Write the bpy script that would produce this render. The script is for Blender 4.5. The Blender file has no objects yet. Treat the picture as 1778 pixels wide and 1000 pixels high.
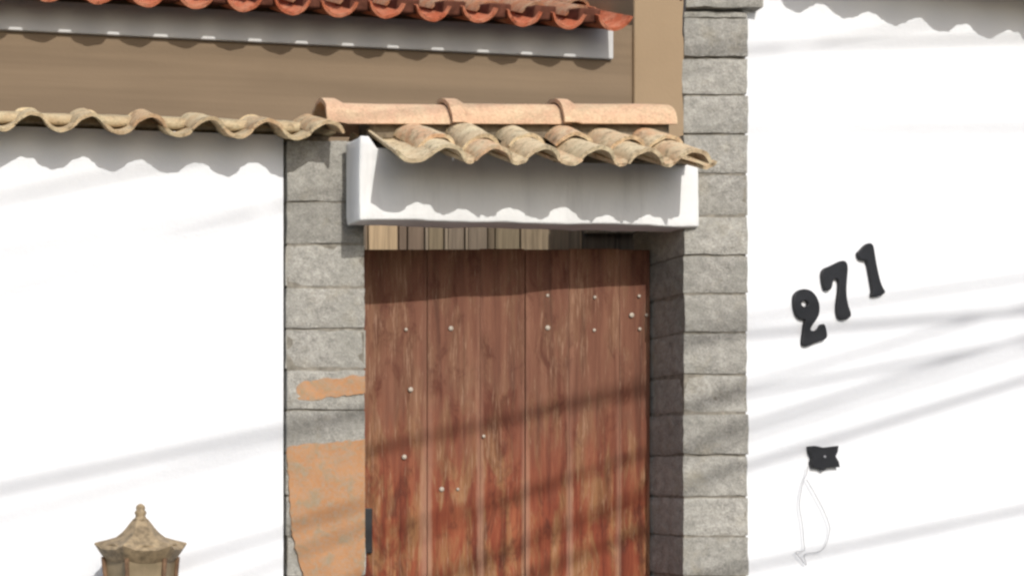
import bpy, bmesh, math, random
from mathutils import Vector, Matrix, noise
random.seed(7)
sc = bpy.context.scene
col = sc.collection
R = math.radians

# ------------------------------------------------------------------ camera
F, PX, PY, CY, CZ = 2500.0, -150.0, 830.0, -5.0, 1.75     # focal (px), principal point (px), camera y and height
cam = bpy.data.cameras.new('camera')
cam.sensor_width = 36.0
cam.lens = 36.0 * F / 1778.0
cam.shift_x = (889.0 - PX) / 1778.0
cam.shift_y = (PY - 500.0) / 1778.0
cam.clip_start, cam.clip_end = 0.05, 2000.0
co = bpy.data.objects.new('camera', cam)
co.location = (0, CY, CZ)
co.rotation_euler = (R(90), 0, 0)
col.objects.link(co)
sc.camera = co

# ------------------------------------------------------------------ light
SUN_AZ, SUN_EL = R(6.0), R(34.8)
SD = Vector((math.sin(SUN_AZ) * math.cos(SUN_EL), -math.cos(SUN_AZ) * math.cos(SUN_EL), math.sin(SUN_EL)))
w = bpy.data.worlds.new('World')
sc.world = w
w.use_nodes = True
nt = w.node_tree
bg = nt.nodes['Background']
sky = nt.nodes.new('ShaderNodeTexSky')
sky.sky_type = 'NISHITA'
sky.sun_disc = False
sky.sun_elevation = SUN_EL
sky.sun_rotation = math.atan2(SD.x, SD.y)
sky.dust_density = 2.0
nt.links.new(sky.outputs[0], bg.inputs[0])
bg.inputs[1].default_value = 0.15
sun = bpy.data.lights.new('sun', 'SUN')
sun.energy = 3.05
sun.angle = R(0.5)
sun.color = (1.0, 0.975, 0.935)
so = bpy.data.objects.new('sun', sun)
so.rotation_euler = SD.to_track_quat('Z', 'Y').to_euler()
so.location = SD * 30
col.objects.link(so)
sc.view_settings.view_transform = 'Standard'
sc.view_settings.look = 'None'
sc.view_settings.exposure = 0.0
sc.view_settings.gamma = 1.0
sc.render.engine = 'CYCLES'
sc.cycles.use_denoising = True
sc.cycles.pixel_filter_type = 'BLACKMAN_HARRIS'
sc.cycles.filter_width = 2.6

# ------------------------------------------------------------------ helpers
def P(px, py, y):
    d = y - CY
    return Vector(((px - PX) * d / F, y, CZ + (PY - py) * d / F))

def ray_plane(px, py, p0, n):
    o = Vector((0, CY, CZ))
    d = Vector(((px - PX) / F, 1.0, (PY - py) / F))
    return o + d * ((p0 - o).dot(n) / d.dot(n))

def link(name, me, mat=None, parent=None, loc=None, rot=None):
    o = bpy.data.objects.new(name, me)
    col.objects.link(o)
    if mat is not None and not me.materials:
        me.materials.append(mat)
    if loc is not None: o.location = loc
    if rot is not None: o.rotation_euler = rot
    if parent is not None: o.parent = parent
    return o

def mesh(name, v, f, smooth=False):
    me = bpy.data.meshes.new(name)
    me.from_pydata([tuple(x) for x in v], [], f)
    bm = bmesh.new(); bm.from_mesh(me)
    bmesh.ops.recalc_face_normals(bm, faces=bm.faces)
    bm.to_mesh(me); bm.free()
    if smooth:
        for p in me.polygons: p.use_smooth = True
    me.update()
    return me

def from_bm(name, bm, smooth=False):
    me = bpy.data.meshes.new(name)
    bmesh.ops.recalc_face_normals(bm, faces=bm.faces)
    bm.to_mesh(me); bm.free()
    if smooth:
        for p in me.polygons: p.use_smooth = True
    return me

def box_bm(x0, x1, y0, y1, z0, z1, bev=0.0, seg=2):
    bm = bmesh.new()
    bmesh.ops.create_cube(bm, size=1.0)
    for v in bm.verts:
        v.co = Vector(((x0 + x1) / 2 + v.co.x * (x1 - x0), (y0 + y1) / 2 + v.co.y * (y1 - y0), (z0 + z1) / 2 + v.co.z * (z1 - z0)))
    if bev:
        bmesh.ops.bevel(bm, geom=bm.edges[:], offset=bev, segments=seg, profile=0.5, affect='EDGES')
    return bm

def box(name, x0, x1, y0, y1, z0, z1, mat, parent=None, bev=0.0, seg=2):
    return link(name, from_bm(name, box_bm(x0, x1, y0, y1, z0, z1, bev, seg), False), mat, parent)

def thing(name, label, cat, loc=(0, 0, 0), group=None):
    o = bpy.data.objects.new(name, None)
    o.empty_display_size = 0.1
    col.objects.link(o)
    o.location = loc
    o['label'] = label; o['category'] = cat
    if group: o['group'] = group
    return o

def tag(o, label, cat, group=None):
    o['label'] = label; o['category'] = cat
    if group: o['group'] = group
    return o

def adopt(parent, *obs):
    """parent already built world-space meshes under an Empty without moving them"""
    for o in obs:
        o.parent = parent
        o.matrix_parent_inverse = Matrix.Translation(-Vector(parent.location))

def tube_mesh(name, pts, r, seg=8):
    pts = [Vector(p) for p in pts]
    v, f = [], []
    up = Vector((0, 0, 1))
    for i, p in enumerate(pts):
        t = (pts[min(i + 1, len(pts) - 1)] - pts[max(i - 1, 0)]).normalized()
        a = t.cross(up)
        if a.length < 1e-3: a = t.cross(Vector((1, 0, 0)))
        a.normalize(); b = t.cross(a)
        for k in range(seg):
            q = 2 * math.pi * k / seg
            v.append(p + a * (r * math.cos(q)) + b * (r * math.sin(q)))
    for i in range(len(pts) - 1):
        for k in range(seg):
            k2 = (k + 1) % seg
            f.append((i * seg + k, i * seg + k2, (i + 1) * seg + k2, (i + 1) * seg + k))
    f.append(tuple(range(seg)))
    f.append(tuple((len(pts) - 1) * seg + k for k in range(seg)))
    return mesh(name, v, f, True)

def lathe(name, prof, n=24, smooth=True, phase=0.0):
    v, f = [], []
    for (r, z) in prof:
        for k in range(n):
            a = 2 * math.pi * k / n + phase
            v.append((r * math.cos(a), r * math.sin(a), z))
    for i in range(len(prof) - 1):
        for k in range(n):
            k2 = (k + 1) % n
            f.append((i * n + k, i * n + k2, (i + 1) * n + k2, (i + 1) * n + k))
    f.append(tuple(range(n)))
    f.append(tuple((len(prof) - 1) * n + k for k in range(n)))
    return mesh(name, v, f, smooth)

# ------------------------------------------------------------------ materials
def new_mat(name, rough=0.85, spec=0.25):
    m = bpy.data.materials.new(name)
    m.use_nodes = True
    t = m.node_tree
    b = t.nodes['Principled BSDF']
    b.inputs['Roughness'].default_value = rough
    b.inputs['Specular IOR Level'].default_value = spec
    return m, t, b

def N(t, kind, **kw):
    n = t.nodes.new(kind)
    for k, v in kw.items(): setattr(n, k, v)
    return n

def pos(t, scale=(1, 1, 1), objspace=False, offset=None):
    if objspace:
        src = N(t, 'ShaderNodeTexCoord').outputs['Object']
    else:
        src = N(t, 'ShaderNodeNewGeometry').outputs['Position']
    mp = N(t, 'ShaderNodeMapping')
    mp.inputs['Scale'].default_value = scale
    t.links.new(src, mp.inputs['Vector'])
    if offset is not None:
        t.links.new(offset, mp.inputs['Location'])
    return mp.outputs[0]

def noise_n(t, vec, scale, detail=4.0, rough=0.55, dist=0.0):
    n = N(t, 'ShaderNodeTexNoise')
    n.inputs['Scale'].default_value = scale
    n.inputs['Detail'].default_value = detail
    n.inputs['Roughness'].default_value = rough
    n.inputs['Distortion'].default_value = dist
    t.links.new(vec, n.inputs['Vector'])
    return n.outputs['Fac']

def ramp(t, fac, stops, interp='LINEAR'):
    r = N(t, 'ShaderNodeValToRGB')
    r.color_ramp.interpolation = interp
    e = r.color_ramp.elements
    while len(e) < len(stops): e.new(0.5)
    for i, (p, c) in enumerate(stops):
        e[i].position = p
        e[i].color = (c[0], c[1], c[2], 1) if not isinstance(c, (int, float)) else (c, c, c, 1)
    t.links.new(fac, r.inputs[0])
    return r.outputs[0]

def mix(t, fac, a, b, mode='MIX'):
    n = N(t, 'ShaderNodeMix', data_type='RGBA', blend_type=mode)
    for sock, val in ((n.inputs['Factor'], fac), (n.inputs['A'], a), (n.inputs['B'], b)):
        if isinstance(val, (int, float)): sock.default_value = val
        elif isinstance(val, tuple): sock.default_value = (*val, 1)
        else: t.links.new(val, sock)
    return n.outputs['Result']

def math_n(t, op, a, b=None):
    n = N(t, 'ShaderNodeMath', operation=op)
    for i, x in enumerate((a, b)):
        if x is None: continue
        if isinstance(x, (int, float)): n.inputs[i].default_value = x
        else: t.links.new(x, n.inputs[i])
    return n.outputs[0]

def bump(t, b, h, strength=0.4, dist=0.01):
    n = N(t, 'ShaderNodeBump')
    n.inputs['Strength'].default_value = strength
    n.inputs['Distance'].default_value = dist
    t.links.new(h, n.inputs['Height'])
    t.links.new(n.outputs[0], b.inputs['Normal'])

def rnd(t):
    return N(t, 'ShaderNodeObjectInfo').outputs['Random']

def mat_plaster(name, c, amount=0.06, grime=0.0, bands=0.0):
    m, t, b = new_mat(name, 0.9, 0.15)
    p = pos(t)
    big = noise_n(t, p, 1.7, 5, 0.6)
    lo = tuple(x * (1 - amount) for x in c); hi = tuple(min(1, x * (1 + amount * 0.4)) for x in c)
    c1 = ramp(t, big, [(0.3, lo), (0.65, hi)])
    if grime:
        g = noise_n(t, pos(t, (9, 9, 1.2)), 1.0, 6, 0.65)
        gf = ramp(t, g, [(0.52, 0.0), (0.75, grime)])
        c1 = mix(t, gf, c1, tuple(x * 0.55 for x in c))
    if bands:      # soft horizontal bands in the wall colour
        bn = noise_n(t, pos(t, (0.35, 0.35, 11.0)), 1.0, 4, 0.6)
        c1 = mix(t, 1.0, c1, ramp(t, bn, [(0.35, 1.0 - bands), (0.65, 1.0 + bands)]), 'MULTIPLY')
    t.links.new(c1, b.inputs['Base Color'])
    bump(t, b, noise_n(t, p, 60, 5, 0.6), 0.25, 0.006)
    return m

def mat_stone(name, lo, mid, hi):
    m, t, b = new_mat(name, 0.92, 0.2)
    p = pos(t)
    r = rnd(t)
    sp = noise_n(t, p, 150, 3, 0.7)
    md = noise_n(t, p, 28, 5, 0.65)
    bg_ = noise_n(t, p, 5.5, 4, 0.6)
    c1 = ramp(t, sp, [(0.30, lo), (0.5, mid), (0.70, hi)])
    c2 = ramp(t, md, [(0.32, lo), (0.52, mid), (0.72, hi)])
    c = mix(t, 0.5, c1, c2)
    c = mix(t, ramp(t, bg_, [(0.38, 0.0), (0.68, 0.5)]), c, tuple(x * y for x, y in zip(mid, (0.78, 0.8, 0.78))))
    tone = ramp(t, r, [(0.0, 0.86), (1.0, 1.10)])
    c = mix(t, 1.0, c, tone, 'MULTIPLY')
    warm = ramp(t, noise_n(t, p, 9, 3, 0.6), [(0.55, 0.0), (0.78, 0.25)])
    c = mix(t, warm, c, (0.40, 0.33, 0.20))
    t.links.new(c, b.inputs['Base Color'])
    h = math_n(t, 'ADD', math_n(t, 'MULTIPLY', sp, 0.35), md)
    bump(t, b, h, 0.8, 0.012)
    return m

def mat_clay(name, base, alt, pale, dark, dark_amt=0.6, lichen=0.35):
    m, t, b = new_mat(name, 0.9, 0.15)
    r = rnd(t)
    off = N(t, 'ShaderNodeCombineXYZ')
    t.links.new(math_n(t, 'MULTIPLY', r, 37.0), off.inputs[0])
    t.links.new(math_n(t, 'MULTIPLY', r, 11.0), off.inputs[1])
    p = pos(t, offset=off.outputs[0])
    c = mix(t, ramp(t, r, [(0.15, 0.0), (0.9, 1.0)]), base, alt)
    n1 = noise_n(t, p, 16, 5, 0.65)
    c = mix(t, ramp(t, n1, [(0.42, 0.0), (0.62, lichen * 1.6)]), c, pale)
    n2 = noise_n(t, p, 34, 6, 0.7, 0.4)
    c = mix(t, ramp(t, n2, [(0.53, 0.0), (0.67, dark_amt)]), c, dark)
    n3 = noise_n(t, p, 120, 3, 0.6)
    c = mix(t, 1.0, c, ramp(t, n3, [(0.3, 0.82), (0.7, 1.12)]), 'MULTIPLY')
    t.links.new(c, b.inputs['Base Color'])
    bump(t, b, math_n(t, 'ADD', n2, math_n(t, 'MULTIPLY', n3, 0.4)), 0.5, 0.008)
    return m

def mat_plain(name, c, rough=0.6, spec=0.3, var=0.25, metal=0.0, scale=20):
    m, t, b = new_mat(name, rough, spec)
    b.inputs['Metallic'].default_value = metal
    n = noise_n(t, pos(t), scale, 5, 0.6)
    t.links.new(ramp(t, n, [(0.3, tuple(x * (1 - var) for x in c)), (0.7, tuple(min(1, x * (1 + var)) for x in c))]), b.inputs['Base Color'])
    bump(t, b, n, 0.2, 0.004)
    return m

def mat_wood(name, c, var=0.35):
    m, t, b = new_mat(name, 0.85, 0.2)
    r = rnd(t)
    off = N(t, 'ShaderNodeCombineXYZ')
    t.links.new(math_n(t, 'MULTIPLY', r, 50.0), off.inputs[0])
    p = pos(t, (70, 70, 3), offset=off.outputs[0])
    n = noise_n(t, p, 1.0, 6, 0.6, 0.3)
    cc = ramp(t, n, [(0.3, tuple(x * (1 - var) for x in c)), (0.7, tuple(min(1, x * (1 + var)) for x in c))])
    t.links.new(cc, b.inputs['Base Color'])
    bump(t, b, n, 0.4, 0.004)
    return m

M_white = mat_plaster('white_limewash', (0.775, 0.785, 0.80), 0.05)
M_lintel = mat_plaster('white_lintel_paint', (0.78, 0.775, 0.755), 0.08, 0.45)
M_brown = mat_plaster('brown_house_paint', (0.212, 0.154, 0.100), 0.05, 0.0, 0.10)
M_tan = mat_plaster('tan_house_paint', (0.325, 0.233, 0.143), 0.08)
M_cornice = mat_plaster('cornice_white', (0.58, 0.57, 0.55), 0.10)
M_stone = mat_stone('grey_granite', (0.165, 0.158, 0.14), (0.345, 0.328, 0.292), (0.57, 0.545, 0.485))
M_joint = mat_plain('dark_mortar', (0.22, 0.20, 0.165), 0.95, 0.1, 0.35, scale=40)
M_tile = mat_clay('aged_clay', (0.60, 0.37, 0.22), (0.60, 0.47, 0.30), (0.66, 0.56, 0.37), (0.13, 0.10, 0.06), 0.75, 0.5)
M_cope = mat_clay('lichened_clay', (0.54, 0.35, 0.20), (0.56, 0.43, 0.26), (0.60, 0.51, 0.33), (0.12, 0.09, 0.05), 0.75, 0.45)
M_ridge = mat_clay('pinkish_clay', (0.58, 0.37, 0.235), (0.62, 0.405, 0.27), (0.64, 0.50, 0.32), (0.28, 0.18, 0.10), 0.35, 0.35)
M_red = mat_clay('red_clay', (0.46, 0.125, 0.060), (0.52, 0.17, 0.085), (0.62, 0.32, 0.20), (0.14, 0.04, 0.02), 0.7, 0.3)
M_redold = mat_clay('weathered_red_clay', (0.36, 0.15, 0.08), (0.42, 0.19, 0.10), (0.40, 0.30, 0.20), (0.10, 0.07, 0.05), 0.8, 0.4)
M_crest = mat_clay('lichened_mortar', (0.44, 0.33, 0.20), (0.46, 0.35, 0.21), (0.50, 0.43, 0.28), (0.12, 0.09, 0.05), 0.7, 0.5)
M_bed = mat_plain('roof_bedding_mortar', (0.20, 0.165, 0.12), 0.95, 0.1, 0.4, scale=35)
M_iron = mat_plain('black_iron', (0.012, 0.012, 0.014), 0.5, 0.4, 0.3)
M_nail = mat_plain('pale_nail_heads', (0.43, 0.37, 0.30), 0.5, 0.4, 0.2)
M_lamp = mat_plain('rusty_tan_metal', (0.285, 0.215, 0.130), 0.65, 0.3, 0.45, scale=45)
M_lampdark = mat_plain('rust_brown_metal', (0.16, 0.095, 0.055), 0.75, 0.2, 0.4, scale=45)
M_cable = mat_plain('cable_rubber', (0.02, 0.02, 0.02), 0.6, 0.3, 0.2)
M_wire = mat_plain('grey_wire', (0.22, 0.22, 0.23), 0.6, 0.3, 0.2)
M_pole = mat_plain('pole_concrete', (0.36, 0.35, 0.33), 0.9, 0.15, 0.2)
M_pave = mat_plain('pavement_concrete', (0.13, 0.13, 0.13), 0.9, 0.15, 0.2, scale=6)
M_road = mat_plain('asphalt', (0.055, 0.055, 0.055), 0.9, 0.2, 0.3, scale=30)
M_earth = mat_plain('earth', (0.14, 0.13, 0.115), 0.95, 0.1, 0.3, scale=4)

def mat_pane():
    m, t, b = new_mat('dusty_glass', 0.6, 0.3)
    n = noise_n(t, pos(t), 14, 5, 0.6)
    t.links.new(ramp(t, n, [(0.3, (0.20, 0.155, 0.09)), (0.7, (0.32, 0.245, 0.15))]), b.inputs['Base Color'])
    return m
M_pane = mat_pane()

def mat_patch():
    m, t, b = new_mat('orange_render', 0.92, 0.12)
    p = pos(t)
    n = noise_n(t, p, 17, 6, 0.65, 0.5)
    c = ramp(t, noise_n(t, p, 6, 4, 0.6), [(0.3, (0.38, 0.19, 0.088)), (0.7, (0.47, 0.25, 0.125))])
    c = mix(t, ramp(t, n, [(0.49, 0.0), (0.64, 0.85)]), c, (0.30, 0.235, 0.15))
    c = mix(t, ramp(t, noise_n(t, p, 90, 4, 0.7), [(0.42, 0.0), (0.68, 0.55)]), c, (0.33, 0.29, 0.23))
    t.links.new(c, b.inputs['Base Color'])
    bump(t, b, n, 0.6, 0.008)
    return m
M_patch = mat_patch()

def mat_door():
    m, t, b = new_mat('worn_red_planks', 0.8, 0.25)
    r = rnd(t)
    off = N(t, 'ShaderNodeCombineXYZ')
    t.links.new(math_n(t, 'MULTIPLY', r, 60.0), off.inputs[0])
    t.links.new(math_n(t, 'MULTIPLY', r, 23.0), off.inputs[2])
    grain = noise_n(t, pos(t, (34, 20, 2.0), offset=off.outputs[0]), 1.0, 6, 0.62, 0.5)
    fine = noise_n(t, pos(t, (170, 60, 11), offset=off.outputs[0]), 1.0, 5, 0.65, 0.3)
    blot = noise_n(t, pos(t, (11, 11, 4.6), offset=off.outputs[0]), 1.0, 6, 0.68, 0.9)
    blot2 = noise_n(t, pos(t, (17, 17, 4.0), offset=off.outputs[0]), 1.0, 5, 0.65, 0.6)
    red = ramp(t, grain, [(0.30, (0.100, 0.020, 0.011)), (0.5, (0.215, 0.052, 0.025)), (0.70, (0.30, 0.098, 0.045))])
    brn = ramp(t, grain, [(0.30, (0.098, 0.047, 0.030)), (0.5, (0.145, 0.069, 0.044)), (0.70, (0.190, 0.096, 0.062))])
    och = ramp(t, grain, [(0.3, (0.17, 0.075, 0.028)), (0.7, (0.34, 0.180, 0.080))])
    # the paint has weathered to brown towards the top of the gate
    sx = N(t, 'ShaderNodeSeparateXYZ')
    t.links.new(N(t, 'ShaderNodeNewGeometry').outputs['Position'], sx.inputs[0])
    hh = math_n(t, 'ADD', sx.outputs[2], math_n(t, 'MULTIPLY', blot, 0.7))
    fade = ramp(t, math_n(t, 'SUBTRACT', hh, 1.88), [(0.10, 0.0), (0.55, 1.0)])
    c = mix(t, ramp(t, blot2, [(0.46, 0.0), (0.60, 0.85)]), red, och)
    c = mix(t, math_n(t, 'MULTIPLY', fade, 0.80), c, brn)
    dk = ramp(t, blot, [(0.36, 0.7), (0.49, 0.0)])
    c = mix(t, dk, c, (0.075, 0.022, 0.013))
    # scuffed pale flecks
    pale = ramp(t, math_n(t, 'MULTIPLY', fine, math_n(t, 'ADD', blot2, 0.5)), [(0.57, 0.0), (0.74, 0.5)])
    c = mix(t, pale, c, (0.42, 0.26, 0.175))
    # bare wood where the plank edges are rubbed
    ob = N(t, 'ShaderNodeSeparateXYZ')
    t.links.new(N(t, 'ShaderNodeTexCoord').outputs['Generated'], ob.inputs[0])
    e = math_n(t, 'ABSOLUTE', math_n(t, 'SUBTRACT', ob.outputs[0], 0.5))
    e = math_n(t, 'ADD', e, math_n(t, 'MULTIPLY', math_n(t, 'SUBTRACT', grain, 0.5), 0.22))
    ef = ramp(t, e, [(0.40, 0.0), (0.47, 0.65)])
    ef = math_n(t, 'MULTIPLY', ef, math_n(t, 'SUBTRACT', 1.0, math_n(t, 'MULTIPLY', fade, 0.8)))
    c = mix(t, ef, c, (0.36, 0.20, 0.135))
    t.links.new(c, b.inputs['Base Color'])
    bump(t, b, math_n(t, 'ADD', grain, math_n(t, 'MULTIPLY', fine, 0.5)), 0.55, 0.006)
    return m
M_door = mat_door()

# ------------------------------------------------------------------ ground
def structure(o):
    o['kind'] = 'structure'
    return o
structure(link('ground', mesh('ground', [(-400, -400, -0.16), (400, -400, -0.16), (400, 400, -0.16), (-400, 400, -0.16)], [(0, 1, 2, 3)]), M_earth))
structure(link('road', mesh('road', [(-200, -8.4, -0.13), (200, -8.4, -0.13), (200, -1.84, -0.13), (-200, -1.84, -0.13)], [(0, 1, 2, 3)]), M_road))
structure(box('pavement', -60, 60, -1.7, 0.32, -0.3, 0.0, M_pave))
structure(box('kerb', -60, 60, -1.85, -1.704, -0.3, 0.004, M_pole, bev=0.012))
structure(box('courtyard_floor', -60, 60, 0.33, 12.0, -0.3, -0.01, M_pave))

# ------------------------------------------------------------------ clay tiles
def tile_mesh(name, L, r0, r1, half, th, pan=False, seg=14, rows=5, seed=0, wob=0.002, collar=0.0):
    """barrel tile along local +Y, wide end r0 at y=0; cover: legs at z=0, arching up; pan: edges at z=0, hanging down"""
    h = R(half)
    v, f = [], []
    sg = -1.0 if pan else 1.0
    for layer in (0, 1):
        for j in range(rows + 1):
            q = j / rows
            if collar:
                q = (0.0, 0.10, 0.135, 0.17, 0.45, 0.75, 1.0)[j]
            r = r0 + (r1 - r0) * q + (collar if collar and j < 2 else (collar * 0.5 if collar and j == 2 else 0.0))
            for i in range(seg + 1):
                a = -h + 2 * h * i / seg
                rr = r - (th * (1.0 - 0.45 * abs(a / h) ** 5) if layer else 0.0)
                n = noise.noise(Vector((a * 1.5 + seed * 7.3, q * 3.0, seed * 2.1))) * wob * 2
                y = L * q
                if j == 0: y += noise.noise(Vector((a * 2.2, seed * 3.7, 1.0))) * 0.007
                v.append(((rr + n) * math.sin(a), y, sg * ((rr + n) * math.cos(a) - r0 * math.cos(h))))
    n1 = seg + 1
    tot = n1 * (rows + 1)
    for layer in (0, 1):
        for j in range(rows):
            for i in range(seg):
                a = layer * tot + j * n1 + i
                f.append((a, a + 1, a + 1 + n1, a + n1))
    for i in range(seg):
        f.append((i, i + 1, tot + i + 1, tot + i))
        k = rows * n1 + i
        f.append((k, k + 1, tot + k + 1, tot + k))
    for j in range(rows):
        for i in (0, seg):
            a = j * n1 + i
            f.append((a, a + n1, tot + a + n1, tot + a))
    me = mesh(name, v, f, True)
    me.set_sharp_from_angle(angle=R(50))
    return me

def variants(name, n, *a, **k):
    return [tile_mesh(name, *a, seed=s + 1, **k) for s in range(n)]

def jit(a): return random.uniform(-a, a)

# ------------------------------------------------------------------ gate canopy (white lintel + little tiled roof)
canopy = thing('gate_canopy', 'small clay tiled canopy roof on a white plastered lintel above the red gate', 'canopy', (2.1, 0.05, 2.62))
LB = 2.62
lx0, ly0, lx1, ly1 = 1.5035, -0.150, 2.719, -0.018
ld = Vector((lx1 - lx0, ly1 - ly0, 0)); ll = ld.length; ld.normalize()
ln = Vector((-ld.y, ld.x, 0))
bm = box_bm(0, ll, 0, 0.118, 0, 0.243, 0.007, 3)
for ax, n_ in ((0, 40), (2, 8), (1, 4)):
    for i in range(1, n_):
        c_ = [0.0, 0.0, 0.0]; c_[ax] = (ll, 0.118, 0.243)[ax] * i / n_
        nn_ = [0.0, 0.0, 0.0]; nn_[ax] = 1.0
        bmesh.ops.bisect_plane(bm, geom=bm.verts[:] + bm.edges[:] + bm.faces[:], plane_co=c_, plane_no=nn_)
for v_ in bm.verts:      # hand-trowelled faces, slightly chipped edges
    e_ = noise.noise_vector(v_.co * 7) * 0.0032 + noise.noise_vector(v_.co * 31 + Vector((3, 1, 7))) * 0.0016
    if v_.co.z < 0.012 or v_.co.z > 0.235: e_ *= 1.5
    if v_.co.x < 0.031 and v_.co.z > 0.2: e_.z += 0.042      # upturned end that closes the first tile
    v_.co += e_
lin = from_bm('lintel', bm, True); lin.set_sharp_from_angle(angle=R(40))
o = link('lintel', lin, M_lintel, None, (lx0, ly0, LB), (0, 0, math.atan2(ld.y, ld.x)))
adopt(canopy, o)

sl = 0.43; sa = math.atan(sl)
v = []
for x in (1.535, 2.668):
    v += [(x, -0.075, 2.83), (x, -0.075, 2.868), (x, 0.08, 2.936), (x, 0.25, 2.86), (x, 0.25, 2.83)]
o = link('mortar_bed', mesh('mortar_bed', v, [(0, 1, 2, 3, 4), (5, 6, 7, 8, 9), (0, 1, 6, 5), (1, 2, 7, 6), (2, 3, 8, 7), (3, 4, 9, 8), (4, 0, 5, 9)]), M_bed)
adopt(canopy, o)

cov_m = variants('cover_tile', 5, 0.235, 0.063, 0.058, 76, 0.013, wob=0.0022, rows=6)
cup_m = variants('cover_tile', 5, 0.275, 0.067, 0.056, 72, 0.013, wob=0.0030, rows=6)
pan_m = variants('pan_tile', 4, 0.395, 0.040, 0.052, 62, 0.012, pan=True, wob=0.0010)
wide_pan = tile_mesh('pan_tile', 0.40, 0.070, 0.074, 62, 0.014, pan=True, seed=31, wob=0.002)
def fy(x): return -0.331 + 0.075 * (x - 1.6)
gate_cov = [(775, 0.006), (857, -0.008), (947, 0.004), (1047, 0.010), (1130, -0.008), (1218, 0.0)]
cxs = [P(px, 0, -0.31).x for px, _ in gate_cov]
CZT = 2.787
o = link('pan_tile', wide_pan, M_tile, None, (cxs[0] - 0.113, fy(1.6) - 0.004, CZT + 0.020), (sa, 0.10, -0.03)); adopt(canopy, o)
for i in range(5):
    x = (cxs[i] + cxs[i + 1]) / 2
    k = (cxs[i + 1] - cxs[i] - 0.106) / 0.065 * 0.98
    o = link('pan_tile', pan_m[i % 4], M_tile, None, (x, fy(x) + 0.002, CZT + 0.004), (sa, 0, 0.05)); adopt(canopy, o)
    o.scale = (max(k, 0.6), 1, 0.9)
x = cxs[5] + 0.066
o = link('pan_tile', pan_m[1], M_cope, None, (x, fy(x) + 0.03, CZT + 0.008), (sa, -0.15, 0.02)); adopt(canopy, o)
for i, (px, dy) in enumerate(gate_cov):
    x = cxs[i]
    tw = jit(0.03)
    o = link('cover_tile', cov_m[i % 5], M_tile, None, (x, fy(x) + dy, CZT + dy * sl), (sa + jit(0.02), jit(0.03), tw)); adopt(canopy, o)
    du = 0.145 + jit(0.045)
    o = link('cover_tile', cup_m[(i * 2) % 5], M_tile, None, (x - math.sin(tw) * du + jit(0.006), fy(x) + du, CZT + du * sl + 0.016), (sa + 0.03 + jit(0.03), jit(0.14), tw + jit(0.15))); adopt(canopy, o)
# back slope
for i in range(7):
    x = 1.60 + 0.17 * i
    o = link('pan_tile', pan_m[i % 4], M_tile, None, (x, 0.475, 2.824), (sa, 0, math.pi)); adopt(canopy, o)
    if i < 6:
        o = link('cover_tile', cup_m[i % 5], M_tile, None, (x + 0.085, 0.475, 2.790), (sa, jit(0.04), math.pi + jit(0.03))); adopt(canopy, o)
rid_m = [tile_mesh('ridge_tile', L_, 0.101, 0.094, 86, 0.014, seed=sd_, rows=6, collar=0.016, wob=0.002) for L_, sd_ in ((0.450, 21), (0.425, 22), (0.400, 23))]
for (x, dz, m_, tilt) in ((1.428, 0.0, rid_m[0], 0.0), (1.856, 0.0, rid_m[1], 0.0), (2.246, 0.0, rid_m[2], 0.0)):
    o = link('ridge_tile', m_, M_ridge, None, (x, 0.08, 2.976 + dz), (tilt, 0, R(-90)))
    adopt(canopy, o)
# mortar filling under the ridge
bm = box_bm(1.585, 2.64, 0.015, 0.145, 2.93, 3.03, 0.02, 2)
o = link('ridge_mortar', from_bm('ridge_mortar', bm), M_bed); adopt(canopy, o)

# ------------------------------------------------------------------ stone pillars
def stone(name, x0, x1, y0, y1, z0, z1, mat, parent, rough=0.005, cuts=7, skew=0.0):
    bm = bmesh.new()
    bmesh.ops.create_cube(bm, size=1.0)
    bmesh.ops.subdivide_edges(bm, edges=bm.edges[:], cuts=cuts, use_grid_fill=True)
    c = Vector(((x0 + x1) / 2, (y0 + y1) / 2, (z0 + z1) / 2))
    s = Vector((x1 - x0, y1 - y0, z1 - z0))
    sd = random.uniform(0, 100)
    for q in bm.verts:
        l = q.co.copy()
        # worn edges
        k = sum(1 for a in l if abs(a) > 0.499)
        w_ = Vector((l.x * s.x, l.y * s.y, l.z * s.z))
        if k >= 2:
            for ax in range(3):
                if abs(l[ax]) > 0.499: w_[ax] *= 1 - min(0.0028 / s[ax] * 2, 0.2)
        n = noise.noise_vector(w_ * 16 + Vector((sd, sd, sd))) * rough + noise.noise_vector(w_ * 45 + Vector((sd, 0, sd))) * rough * 0.5
        n.x *= 0.55; n.z *= 0.8
        q.co = w_ + n
        if skew: q.co.x += skew * (l.y + 0.5) * (0.5 - l.x)
    me = from_bm(name, bm, True)
    me.set_sharp_from_angle(angle=R(55))
    o = link(name, me, mat, None, c)
    adopt(parent, o)
    return o

def zpx(y): return CZ + (PY - y) / 500.0

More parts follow.
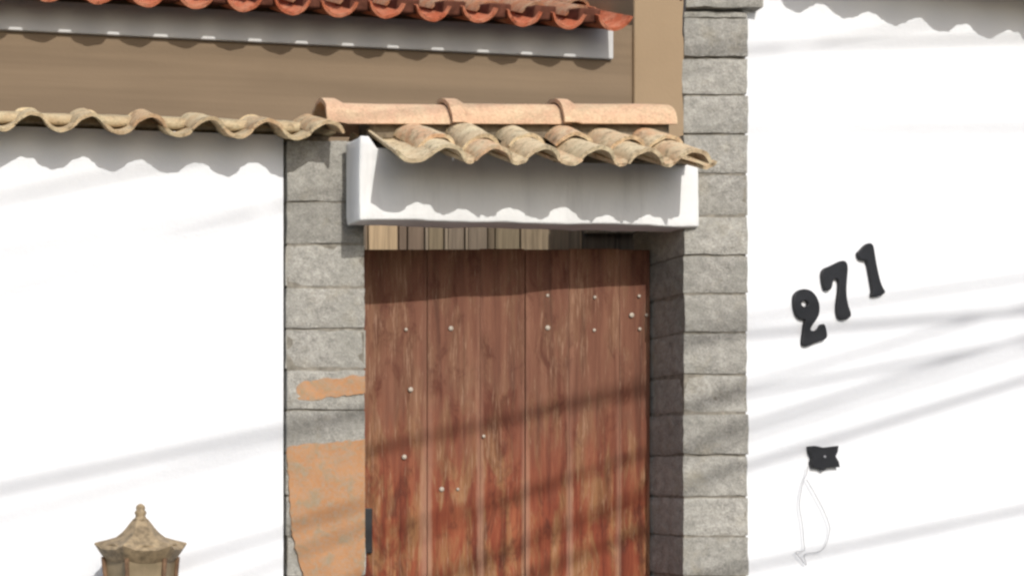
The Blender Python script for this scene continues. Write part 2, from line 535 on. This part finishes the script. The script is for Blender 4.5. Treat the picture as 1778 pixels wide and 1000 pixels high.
def pillar(label, x0, x1, depth, joints, ztop):
    t = thing('stone_pillar', label, 'pillar', ((x0 + x1) / 2, depth / 2, 0), 'stone gate pillars')
    o = box('mortar_core', x0 + 0.005, x1 - 0.006, 0.0070, depth - 0.012, 0.0, min(ztop - 0.012, 2.92), M_joint); adopt(t, o)
    if ztop > 3:
        o = box('mortar_core', x0 + 0.013, x1 - 0.006, 0.012, 0.024, 2.925, ztop - 0.012, M_joint); adopt(t, o)
    zs = [zpx(j) for j in joints]
    while zs[0] > 0.15: zs.insert(0, zs[0] - 0.142 + jit(0.006))
    zs[0] = 0.002
    zs.append(ztop)
    for i in range(len(zs) - 1):
        g = 0.0006 + random.random() * 0.0018
        a = jit(0.004); b_ = jit(0.0035)
        stone('stone', x0 + max(a, -0.002), x1 + b_, 0.0 + jit(0.0045), depth, zs[i] + g, zs[i + 1] - g, M_stone, t, skew=0.2 if zs[i] > 2.88 else 0.0)
    return t

pl = pillar('grey stone gate pillar with orange render patches beside the white wall and tan lantern', 1.294, 1.572, 0.34,
            [931, 860, 786, 712, 641, 571, 499, 424, 351], 2.925)
pr = pillar('tall bare grey stone pillar between the red gate and the number 271 wall', 2.674, 2.900, 0.36,
            [931, 862, 790, 717, 650, 577, 510, 443, 375, 302, 232, 165, 99, 31], 3.372)
stone('cap_stone', 2.672, 2.945, -0.018, 0.38, 3.377, 3.505, M_stone, pr, skew=0.2)
stone('cap_stone', 2.676, 2.925, -0.005, 0.37, 3.512, 3.62, M_stone, pr, skew=0.2)

# orange render left on the stones of the left pillar (lumpy skins about a centimetre thick)
def patch(outline_px, y=-0.0055, th=0.006, seed=0.0):
    pts = [P(a, b, 0.0) for a, b in outline_px]
    for _ in range(2):
        q = []
        for i in range(len(pts)):
            a, b = pts[i], pts[(i + 1) % len(pts)]
            q += [a.lerp(b, 0.25), a.lerp(b, 0.75)]
        pts = q
    fine = []
    for i in range(len(pts)):
        a, b = pts[i], pts[(i + 1) % len(pts)]
        n = max(1, int((b - a).length / 0.006))
        fine += [a.lerp(b, k / n) for k in range(n)]
    pts = []
    for p_ in fine:
        n = noise.noise_vector(p_ * 34 + Vector((seed, 0, 0))) * 0.008 + noise.noise_vector(p_ * 90 + Vector((0, seed, 0))) * 0.004
        pts.append(Vector((min(p_.x + n.x, 1.566), 0, p_.z + n.z)))
    bm = bmesh.new()
    vs = [bm.verts.new(Vector((p_.x, y + 0.014, p_.z))) for p_ in pts]
    f_ = bm.faces.new(vs)
    r_ = bmesh.ops.extrude_face_region(bm, geom=[f_])
    top = [e for e in r_['geom'] if isinstance(e, bmesh.types.BMFace)]
    for v_ in {v_ for t_ in top for v_ in t_.verts}: v_.co.y -= th + 0.008
    bmesh.ops.triangulate(bm, faces=[f for f in bm.faces if len(f.verts) > 4])
    o = link('render_patch', from_bm('render_patch', bm), M_patch)
    adopt(pl, o)
patch([(514, 670), (522, 664), (575, 656), (636, 651), (640, 656), (638, 684), (590, 688), (548, 694), (520, 694), (514, 690)], seed=3.0)
patch([(497, 776), (503, 772), (560, 768), (592, 765), (634, 762), (640, 768), (640, 900), (638, 960), (626, 1000), (606, 1060), (560, 1080), (532, 1040), (526, 995), (512, 950), (504, 905), (500, 840)], seed=9.0)

# ------------------------------------------------------------------ garden walls with tile coping
def garden_wall(label, org, yaw, s0, s1, zfun, over, covers, name='garden_wall', cope_s=None, pitch=0.2, th=0.19, slope=0.33):
    """org: point on the front face foot; s runs along the wall; zfun(s): outer top of the front cover arch"""
    t = thing(name, label, 'wall', org)
    t.rotation_euler = (0, 0, yaw)
    n = 24
    v = []
    ss = [s0 + (s1 - s0) * i / n for i in range(n + 1)]
    def ztop(s): return zfun(s) - 0.041 - 0.020 + slope * over - 0.004
    for s in ss:
        v += [(s, 0, 0), (s, 0, ztop(s)), (s, th, ztop(s)), (s, th, 0)]
    f = []
    for i in range(n):
        for k in range(4):
            f.append((4 * i + k, 4 * i + (k + 1) % 4, 4 * i + 4 + (k + 1) % 4, 4 * i + 4 + k))
    f += [(0, 1, 2, 3), tuple(4 * n + k for k in range(4))]
    link('wall_body', mesh('wall_body', v, f), M_white, t)
    a = math.atan(slope)
    c0, c1 = cope_s if cope_s else (s0, s1)
    v = []
    for s in (c0 + 0.02, c1 - 0.02):
        zz = ztop(s)
        v += [(s, 0.012, zz - 0.02), (s, 0.012, zz + 0.004), (s, th / 2, zz + 0.004 + slope * th / 2 - 0.004), (s, th - 0.012, zz + 0.004), (s, th - 0.012, zz - 0.02)]
    link('mortar_bed', mesh('mortar_bed', v, [(0, 1, 2, 3, 4), (5, 6, 7, 8, 9), (0, 1, 6, 5), (1, 2, 7, 6), (2, 3, 8, 7), (3, 4, 9, 8), (4, 0, 5, 9)]), M_bed, t)
    # mortar and broken tile packed into the valleys along the crest
    m_ = 60
    v = []; f = []
    for i in range(m_ + 1):
        s_ = c0 + (c1 - c0) * i / m_
        zc = zfun(s_) + slope * (over + 0.05) - 0.018
        n1_ = noise.noise(Vector((s_ * 9, 2.0, 1.0))) * 0.008; n2_ = noise.noise(Vector((s_ * 21, 5.0, 1.0))) * 0.006
        v += [(s_, -0.015 + n1_, zc - 0.050), (s_, 0.005 + n1_, zc - 0.016 + n2_), (s_, th / 2, zc + 0.012 + n1_), (s_, th - 0.005, zc - 0.016), (s_, th + 0.015, zc - 0.050)]
    for i in range(m_):
        for k in range(5):
            f.append((5 * i + k, 5 * i + (k + 1) % 5, 5 * i + 5 + (k + 1) % 5, 5 * i + 5 + k))
    f += [(0, 1, 2, 3, 4), tuple(5 * m_ + k for k in range(5))]
    link('crest_mortar', mesh('crest_mortar', v, f, True), M_crest, t)
    run = over + th / 2 + 0.01
    L = run / math.cos(a)
    cm = variants('cover_tile', 5, L, 0.061, 0.056, 71, 0.012, wob=0.0022)
    pm = variants('pan_tile', 4, L, (pitch / 2 - 0.048) / math.sin(R(62)), (pitch / 2 - 0.038) / math.sin(R(62)), 62, 0.012, pan=True, wob=0.0012)
    k = 0
    dz = (zfun(s1) - zfun(s0)) / (s1 - s0)
    for s in covers:
        z = zfun(s) - 0.041
        link('cover_tile', cm[k % 5], M_cope, t, (s, -over + jit(0.005), z + jit(0.002)), (a + jit(0.02), jit(0.03) - dz, jit(0.04)))
        link('cover_tile', cm[(k + 2) % 5], M_cope, t, (s, th + over, z), (a, jit(0.05), math.pi + jit(0.03)))
        sp_ = s + pitch / 2
        if sp_ < c1 - 0.05:
            z = zfun(sp_) - 0.041 + 0.004
            link('pan_tile', pm[k % 4], M_cope, t, (sp_, -over + jit(0.004), z + jit(0.002)), (a + jit(0.015), jit(0.03) - dz, jit(0.02)))
            link('pan_tile', pm[(k + 1) % 4], M_cope, t, (sp_, th + over, z), (a, jit(0.04), math.pi))
        k += 1
    return t

# left wall
lw_cov = [1.400 - 0.2 * i for i in range(22)]
garden_wall('white garden wall with lichened tile coping behind the tan lantern', (0, 0.016, 0), 0.0, -3.2, 1.288, lambda s: 2.990 - 0.033 * (s - 0.407), 0.145,
            lw_cov, cope_s=(-3.2, 1.47))
# right wall, turned away from the street line
RY = R(10.0)
RO = Vector((2.893, 0.022, 0))
rd = Vector((math.cos(RY), math.sin(RY), 0)); rn = Vector((math.sin(RY), -math.cos(RY), 0))
b0 = ray_plane(1425, 5, RO, rn); b1 = ray_plane(1755, 52, RO, rn)
OV = 0.185
lift = SD * (OV / SD.dot(rn))
e0, e1 = b0 + lift, b1 + lift
s_0, s_1 = (e0 - RO).dot(rd), (e1 - RO).dot(rd)
kz = (e1.z - e0.z) / (s_1 - s_0)
pit = (s_1 - s_0) / 4.0
rw_cov = [s_0 + pit * i for i in range(-1, 22)]
print('right wall pitch', pit, 'slope', kz, 'z', e0.z)
rwall = garden_wall('white garden wall carrying the black house number 271', RO, RY, 0.0, 4.8, lambda s: e0.z + 0.014 + kz * (s - s_0), OV, [s for s in rw_cov if 0.05 < s < 4.7], pitch=pit)

# ------------------------------------------------------------------ red plank gate
DY = 0.22
gate = thing('wooden_gate', 'worn red plank gate between the two stone pillars', 'gate', (2.12, DY, 0.0))
edges = [1.577] + [P(p, 0, DY).x for p in (742, 834, 912, 988, 1076)] + [2.671]
ztop = P(0, 432, DY).z
for i in range(6):
    x0, x1 = edges[i] + 0.0004, edges[i + 1] - 0.0004
    dy = jit(0.0035)
    bm = box_bm(x0, x1, DY + dy, DY + 0.036 + dy, 0.03, ztop + jit(0.004), 0.0030, 2)
    o = link('plank', from_bm('plank', bm), M_door); adopt(gate, o)
for z in (0.35, 1.25, 2.2):
    o = box('ledge', 1.60, 2.65, DY + 0.042, DY + 0.08, z, z + 0.12, M_door, bev=0.004); adopt(gate, o)
nm = lathe('nail', [(0.0092, 0.0), (0.0088, 0.0012), (0.006, 0.0028), (0.002, 0.0034)], 10)
nm2 = lathe('nail', [(0.0060, 0.0), (0.0056, 0.001), (0.004, 0.002), (0.0015, 0.0025)], 10)
for (px, py, big) in ((705, 572, 0), (783, 570, 1), (951, 569, 1), (713, 676, 1), (702, 793, 1), (767, 849, 1), (795, 849, 0), (840, 757, 0), (1033, 516, 0),
                      (1110, 514, 0), (1097, 547, 1), (1123, 547, 0), (1032, 573, 0), (951, 513, 0), (1111, 571, 0)):
    p_ = P(px, py, DY - 0.004)
    o = link('nail', nm if big else nm2, M_nail, None, p_, (R(90), 0, 0)); adopt(gate, o)
p0, p1 = P(636, 960, DY - 0.006), P(646, 882, DY - 0.006)
o = box('hinge', p0.x - 0.02, p1.x, DY - 0.012, DY + 0.004, p0.z, p1.z, M_iron, bev=0.003); adopt(gate, o)
p0, p1 = P(636, 1400, DY - 0.006), P(646, 1322, DY - 0.006)
o = box('hinge', p0.x - 0.02, p1.x, DY - 0.012, DY + 0.004, p0.z, p1.z, M_iron, bev=0.003); adopt(gate, o)

# ------------------------------------------------------------------ board screen seen through the slot above the gate
BY = 0.86
screen = thing('board_screen', 'screen of odd upright boards glimpsed through the slot above the gate', 'screen', (2.3, BY, 0.0))
cols = {'pale': (0.427, 0.311, 0.188), 'dark': (0.139, 0.106, 0.070), 'mauve': (0.176, 0.128, 0.091), 'olive': (0.195, 0.153, 0.098), 'grey': (0.182, 0.143, 0.104),
        'edge': (0.241, 0.193, 0.138), 'tan': (0.241, 0.184, 0.119), 'rust': (0.182, 0.115, 0.070)}
WM = {k: mat_wood('board_' + k, c) for k, c in cols.items()}
brd = [(560, 636, 'grey'), (640, 690, 'pale'), (693, 706, 'mauve'), (708, 736, 'mauve'), (737, 743, 'edge'), (744, 770, 'olive'), (771, 777, 'edge'), (778, 806, 'grey'), (807, 812, 'edge'),
       (813, 846, 'grey'), (848, 860, 'dark'), (861, 903, 'olive'), (905, 1010, 'tan'), (1012, 1068, 'dark'), (1069, 1108, 'dark'), (1110, 1150, 'rust'), (1152, 1200, 'olive')]  # 'dark' boards fill open gaps, their colour standing in for the shade there
for i, (a, b_, k) in enumerate(brd):
    x0, x1 = P(a, 0, BY).x, P(b_, 0, BY).x
    d = -0.008 if k == 'edge' else jit(0.004)
    o = box('board', x0 + 0.001, x1 - 0.001, BY + d, BY + 0.022 + d, 0.0, 2.90 + jit(0.03), WM[k], bev=0.002, seg=1); adopt(screen, o)
x0, x1 = P(1011, 0, BY).x, P(1110, 0, BY).x
o = box('rail', x0, x1, BY - 0.03, BY - 0.008, P(0, 407, BY).z, P(0, 370, BY).z, WM['tan'], bev=0.002, seg=1); adopt(screen, o)

# ------------------------------------------------------------------ house behind
HY = R(8.7)
HO = Vector((0.643, 1.30, 0.0))
hd = Vector((math.cos(HY), math.sin(HY), 0)); hn = Vector((math.sin(HY), -math.cos(HY), 0))
house = thing('house', 'house with red tiled eave, white cornice and brown wall behind the garden wall', 'house', HO)
house.rotation_euler = (0, 0, HY)
def hs(px, back):      # pixel column -> position along the house front at a depth behind the eave edge
    q = ray_plane(px, 100, HO - hn * back, hn)
    return (q - HO).dot(hd)
CB = 0.185              # cornice face behind the eave edge
S_END = hs(1098, CB + 0.02)
UZ = 3.832              # lowest point of the hanging pan tiles
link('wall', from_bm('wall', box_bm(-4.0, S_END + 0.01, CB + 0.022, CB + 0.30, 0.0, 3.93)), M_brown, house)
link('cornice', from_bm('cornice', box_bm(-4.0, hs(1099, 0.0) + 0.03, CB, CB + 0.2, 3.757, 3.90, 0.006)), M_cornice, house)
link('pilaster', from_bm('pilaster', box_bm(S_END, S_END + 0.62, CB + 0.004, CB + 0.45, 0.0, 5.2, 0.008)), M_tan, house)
hsl = 0.44; ha = math.atan(hsl)
hp = variants('pan_tile', 3, 0.44, 0.090, 0.094, 76, 0.014, pan=True)
hc = variants('cover_tile', 3, 0.44, 0.074, 0.066, 72, 0.013)
rise_p = 0.090 * (1 - math.cos(R(76)))
hpit = 0.2255
S_E = hs(1099, 0.0)       # the eave tiles stop here
HOFF = S_E - 0.090 - 12 * hpit
for row in range(4):
    for k in range(-8, 13 if row == 0 else 14):
        s = k * hpit + HOFF
        y = 0.0 + row * 0.36
        z = UZ + rise_p + row * (0.36 * hsl + 0.004)
        if s + 0.09 < (S_END + 0.10 if row == 0 else S_END + 0.30):
            link('pan_tile', hp[k % 3], M_red if row == 0 else M_redold, house, (s, y + jit(0.006), z + jit(0.003)), (ha, jit(0.03), jit(0.02)))
        if s + hpit / 2 + 0.075 < (S_E if row == 0 else S_END + 0.15):
            link('cover_tile', hc[k % 3], M_redold, house, (s + hpit / 2, y + 0.11 + jit(0.008), z - 0.022 + 0.11 * hsl), (ha, jit(0.03), jit(0.02)))
plug = from_bm('mortar_plug', box_bm(-0.055, 0.055, 0.025, 0.20, -0.034, 0.030, 0.008, 2))  # added and shaped to block sun, leaving only small spots on the cornice
M_plug = mat_plain('hollow_shade_mortar', (0.11, 0.042, 0.027), 0.95, 0.1, 0.4, scale=30)  # reddish mortar darkened to paint in the shade of the hollows between pans
for k in range(-8, 12):
    link('mortar_plug', plug, M_plug, house, (k * hpit + hpit / 2 + HOFF, 0, UZ + rise_p), (ha * 0.6, 0, 0))
v = []
for s in (-4.0, S_END - 0.004):
    v += [(s, CB + 0.06, UZ + 0.087), (s, CB + 0.06, UZ + 0.061), (s, 1.6, UZ + 0.044 + hsl * 1.45), (s, 1.6, UZ + 0.07 + hsl * 1.45)]
link('roof_deck', mesh('roof_deck', [(a, b_ , c - 0.05) for a, b_, c in v], [(0, 1, 2, 3), (4, 5, 6, 7), (0, 1, 5, 4), (1, 2, 6, 5), (2, 3, 7, 6), (3, 0, 4, 7)]), M_bed, house)

# ------------------------------------------------------------------ house number and cable clamp on the right wall
def outline_mesh(name, loops_px, depth, gap=0.0, bev=0.002, smooth_it=2):
    """outline traced on the wall, given real thickness; returns mesh and centre"""
    loops = []
    for L in loops_px:
        pts = [ray_plane(a, b, RO, rn) for a, b in L]
        pts = [((p_ - RO).dot(rd), p_.z) for p_ in pts]
        for _ in range(smooth_it):
            q = []
            for i in range(len(pts)):
                a, b = pts[i], pts[(i + 1) % len(pts)]
                q += [(a[0] * .75 + b[0] * .25, a[1] * .75 + b[1] * .25), (a[0] * .25 + b[0] * .75, a[1] * .25 + b[1] * .75)]
            pts = q
        loops.append(pts)
    cx = sum(p_[0] for p_ in loops[0]) / len(loops[0]); cz = min(p_[1] for p_ in loops[0])
    cu = bpy.data.curves.new(name + '_outline', 'CURVE')
    cu.dimensions = '2D'; cu.fill_mode = 'BOTH'
    cu.extrude = depth / 2 - bev; cu.bevel_depth = bev; cu.bevel_resolution = 2; cu.offset = -bev
    for pts in loops:
        sp_ = cu.splines.new('POLY')
        sp_.points.add(len(pts) - 1)
        for q, p_ in zip(sp_.points, pts): q.co = (p_[0] - cx, p_[1] - cz, 0, 1)
        sp_.use_cyclic_u = True
    tmp = bpy.data.objects.new('tmp', cu)
    me = bpy.data.meshes.new_from_object(tmp)
    me.name = name
    bpy.data.objects.remove(tmp); bpy.data.curves.remove(cu)
    loc = RO + rd * cx + Vector((0, 0, cz)) + rn * (depth / 2 + gap)
    return me, loc

def zoomed(pts, ox, oy, k): return [(a / k + ox, b / k + oy) for a, b in pts]
two = [(113, 540), (118, 488), (150, 452), (200, 436), (258, 452), (302, 498), (328, 570), (326, 642), (300, 694), (266, 738), (246, 782), (285, 786), (320, 768), (338, 730), (368, 726), (382, 770), (394, 852),
       (300, 878), (232, 912), (193, 908), (183, 880), (194, 800), (204, 720), (212, 692), (175, 692), (138, 662), (119, 600)]
hole = [(205 + 30 * math.cos(i * math.pi / 4), 560 + 28 * math.sin(i * math.pi / 4)) for i in range(8)]
seven = [(342, 280), (430, 245), (510, 203), (547, 213), (562, 260), (553, 350), (546, 470), (560, 570), (592, 652), (570, 682), (520, 697), (483, 682), (468, 620), (474, 540), (487, 450), (488, 374), (465, 348), (437, 372), (430, 420), (415, 452), (373, 452), (353, 400)]
one = [(638, 146), (665, 120), (700, 80), (735, 58), (768, 72), (778, 120), (793, 220), (818, 340), (842, 420), (874, 466), (842, 492), (780, 508), (752, 497), (763, 470), (760, 430), (743, 330), (720, 204), (690, 204), (653, 192)]
for dg, loops in (('two with a round eye', [two, hole]), ('seven between the other two numerals', [seven]), ('one, highest of the slanted house number,', [one])):
    me, loc = outline_mesh('house_number_digit', [zoomed(L, 1350, 410, 4.76) for L in loops], 0.012, gap=0.001)
    o = link('house_number_digit', me, M_iron, None, loc, (R(90), 0, RY))
    tag(o, 'black metal numeral %s on the white wall' % dg, 'digit', 'house number digits')
clamp_px = zoomed([(212, 196), (250, 192), (300, 203), (350, 197), (392, 192), (388, 228), (374, 257), (394, 290), (400, 324), (350, 325), (318, 332), (298, 347), (278, 332), (233, 328), (225, 295), (234, 264), (216, 235)], 1340, 720, 3.57)
me, loc = outline_mesh('cable_clamp', [clamp_px], 0.016, gap=0.001, bev=0.002, smooth_it=0)
clamp = link('cable_clamp', me, M_iron, None, loc, (R(90), 0, RY))
tag(clamp, 'small black cable clamp with a dangling wire loop under the house number', 'clamp')
bpy.context.view_layer.update()
inv = clamp.matrix_world.inverted()
wp = zoomed([(222, 320), (215, 370), (200, 400), (180, 480), (172, 570), (190, 680), (198, 780), (200, 840), (150, 850), (180, 890), (215, 930), (200, 870), (240, 855), (290, 848), (330, 815), (352, 750), (358, 690), (325, 600), (290, 530), (245, 450), (215, 400)], 1340, 720, 3.57)
w3 = [ray_plane(a, b, RO + rn * 0.012, rn) for a, b in wp]
fine = []
for i in range(len(w3) - 1):
    a, b_, c, d = w3[max(i - 1, 0)], w3[i], w3[i + 1], w3[min(i + 2, len(w3) - 1)]
    for k in range(5):
        t_ = k / 5
        fine.append(0.5 * ((2 * b_) + (c - a) * t_ + (2 * a - 5 * b_ + 4 * c - d) * t_ ** 2 + (3 * b_ - a - 3 * c + d) * t_ ** 3))
fine.append(w3[-1])
link('wire', tube_mesh('wire', [inv @ q for q in fine], 0.0010, 6), M_wire, clamp)
sc_m = lathe('screw', [(0.006, 0), (0.0055, 0.002), (0.002, 0.003)], 10)
link('screw', sc_m, M_wire, clamp, inv @ (ray_plane(1425, 793, RO, rn) + rn * 0.0175), (0, 0, 0))

# ------------------------------------------------------------------ wall lantern
LX, LY = P(244, 0, -0.2).x, -0.2
def lz(y): return P(0, y, LY).z
z_eave = lz(950)
lant = thing('wall_lantern', 'weathered tan six sided lantern with flared roof on the white wall', 'lantern', (LX, LY, lz(1180)))
zb = lant.location.z
def part(name, me, mat, parent=lant, loc=(0, 0, 0), rot=None):
    return link(name, me, mat, parent, loc, rot)
# roof: hexagonal, hips swept out into upturned tips
prof = [(0.000, 966), (0.118, 968), (0.130, 962), (0.152, 946), (0.148, 943), (0.110, 939), (0.082, 932), (0.062, 924), (0.048, 916), (0.038, 909), (0.030, 904), (0.024, 900)]
v, f = [], []
nseg = 24
for (r_, y_) in prof:
    for k in range(nseg):
        a = 2 * math.pi * k / nseg
        hexr = math.cos(math.pi / 6) / math.cos((a % (math.pi / 3)) - math.pi / 6)
        corner = max(0.0, (hexr - 0.866) / 0.134)
        lift_ = 0.016 * corner ** 2 * max(0, (r_ - 0.09) / 0.06)
        rr = r_ * (hexr if r_ < 0.14 else hexr * (1 + 0.02 * corner))
        v.append((rr * math.cos(a), rr * math.sin(a), lz(y_) - zb + lift_ - (0.012 * (r_ > 0.11))))
for i in range(len(prof) - 1):
    for k in range(nseg):
        k2 = (k + 1) % nseg
        f.append((i * nseg + k, i * nseg + k2, (i + 1) * nseg + k2, (i + 1) * nseg + k))
f.append(tuple((len(prof) - 1) * nseg + k for k in range(nseg)))
rm = mesh('roof', v, f, True); rm.set_sharp_from_angle(angle=R(28))
roof = part('roof', rm, M_lamp)
part('finial', lathe('finial', [(r_, lz(y_) - zb) for r_, y_ in ((0.027, 903), (0.020, 899), (0.016, 895), (0.020, 891), (0.0195, 888), (0.014, 885), (0.016, 881), (0.013, 877), (0.004, 874))], 16), M_lamp, roof)
# small curved ornament on each roof face
for k in range(6):
    a = math.pi / 6 + k * math.pi / 3
    pts = []
    for i in range(9):
        q = -1 + 2 * i / 8
        rr, yy = 0.114, 955 - 12 * (1 - q * q)
        pts.append((rr * math.cos(a) - 0.046 * q * math.sin(a), rr * math.sin(a) + 0.046 * q * math.cos(a), lz(yy) - zb))
    part('roof_moulding', tube_mesh('roof_moulding', pts, 0.005, 8), M_lamp, roof)
    part('boss', lathe('boss', [(0.008, -0.008), (0.0105, 0), (0.008, 0.008)], 10), M_lampdark, roof, (0.118 * math.cos(a - math.pi / 6), 0.118 * math.sin(a - math.pi / 6), lz(958) - zb))
ztopb, zbot = lz(966) - zb, 0.05
for k in range(6):
    a = k * math.pi / 3
    c0 = Vector((0.124 * math.cos(a), 0.124 * math.sin(a), 0)); c1 = Vector((0.090 * math.cos(a), 0.090 * math.sin(a), 0))
    part('post', tube_mesh('post', [c1 + Vector((0, 0, zbot)), c0 + Vector((0, 0, ztopb))], 0.0075, 8), M_lampdark)
    a2 = a + math.pi / 3
    q0 = Vector((0.118 * math.cos(a), 0.118 * math.sin(a), ztopb)); q1 = Vector((0.118 * math.cos(a2), 0.118 * math.sin(a2), ztopb))
    r0_ = Vector((0.085 * math.cos(a), 0.085 * math.sin(a), zbot)); r1_ = Vector((0.085 * math.cos(a2), 0.085 * math.sin(a2), zbot))
    inn = (q0 + q1); inn.z = 0; inn.normalize(); inn *= -0.004
    vv = [r0_, r1_, q1, q0, r0_ + inn, r1_ + inn, q1 + inn, q0 + inn]
    part('pane', mesh('pane', vv, [(0, 1, 2, 3), (4, 5, 6, 7), (0, 1, 5, 4), (1, 2, 6, 5), (2, 3, 7, 6), (3, 0, 4, 7)]), M_pane)
    part('crossbar', tube_mesh('crossbar', [q0.lerp(r0_, 0.30) * 1.0, q1.lerp(r1_, 0.30)], 0.005, 8), M_lamp)
part('base', lathe('base', [(0.02, -0.06), (0.03, -0.04), (0.03, -0.02), (0.06, 0.0), (0.098, 0.03), (0.100, 0.05), (0.08, 0.056)], 6, False), M_lamp)
part('bracket', tube_mesh('bracket', [(0, 0.205, -0.17), (0, 0.15, -0.18), (0, 0.07, -0.16), (0, 0.01, -0.11), (0, 0, -0.05)], 0.011, 10), M_lamp)
part('wall_plate', from_bm('wall_plate', box_bm(-0.05, 0.05, 0.200, 0.215, -0.26, -0.06, 0.004)), M_lamp)

# ------------------------------------------------------------------ overhead cables: they cast the soft slanting shadows on the walls
PA, PB = (-8.0, -9.2), (11.0, -1.15)
LO, LN = Vector((0, 0.016, 0)), Vector((0, -1, 0))
cables = [('R', 1330, 549, 1778, 483, 0.0063), ('L', 0, 850, 500, 745, 0.0131), ('L', 330, 972, 500, 921, 0.0096),
          ('R', 1300, 668, 1778, 532, 0.0073), ('R', 1310, 735, 1778, 588, 0.0105), ('R', 1310, 755, 1778, 612, 0.0065), ('R', 1300, 808, 1778, 660, 0.0124),
          ('R', 1300, 984, 1778, 884, 0.0101), ('L', 0, 345, 230, 298, 0.0070), ('R', 1380, 82, 1600, 44, 0.0040), ('L', 160, 415, 450, 366, 0.0039)]
poleA = thing('utility_pole', 'concrete utility pole across the road holding the far cable ends', 'pole', (PA[0], PA[1], -0.14))
poleB = thing('utility_pole', 'concrete utility pole on the near pavement holding the cable ends', 'pole', (PB[0], PB[1], 0.0))
tops = [6.0, 6.0]
for (side, a, b, c, d, r_) in cables:
    p0_, n_ = (LO, LN) if side == 'L' else (RO, rn)
    s0_, s1_ = ray_plane(a, b, p0_, n_), ray_plane(c, d, p0_, n_)
    nn = (s1_ - s0_).cross(SD)
    zz = [s0_.z - (nn.x * (q[0] - s0_.x) + nn.y * (q[1] - s0_.y)) / nn.z for q in (PA, PB)]
    tops = [max(tops[0], zz[0] + 0.5), max(tops[1], zz[1] + 0.5)]
    A, B = Vector((PA[0], PA[1], zz[0])), Vector((PB[0], PB[1], zz[1]))
    o = link('overhead_cable', tube_mesh('overhead_cable', [(A - B).lerp(Vector((0, 0, 0)), i / 24) for i in range(25)], r_, 8), M_cable, None, B)
    tag(o, 'thin black overhead cable strung between the two utility poles', 'cable', 'overhead cables')
    print('cable', side, [round(q, 2) for q in zz])
for t_, h_ in ((poleA, tops[0] + 0.14), (poleB, tops[1])):
    link('shaft', lathe('shaft', [(0.15, 0), (0.10, h_), (0.08, h_ + 0.03)], 16), M_pole, t_)
    link('crossarm', from_bm('crossarm', box_bm(-0.06, 0.06, -0.5, 0.5, h_ - 0.35, h_ - 0.25, 0.01)), M_pole, t_)
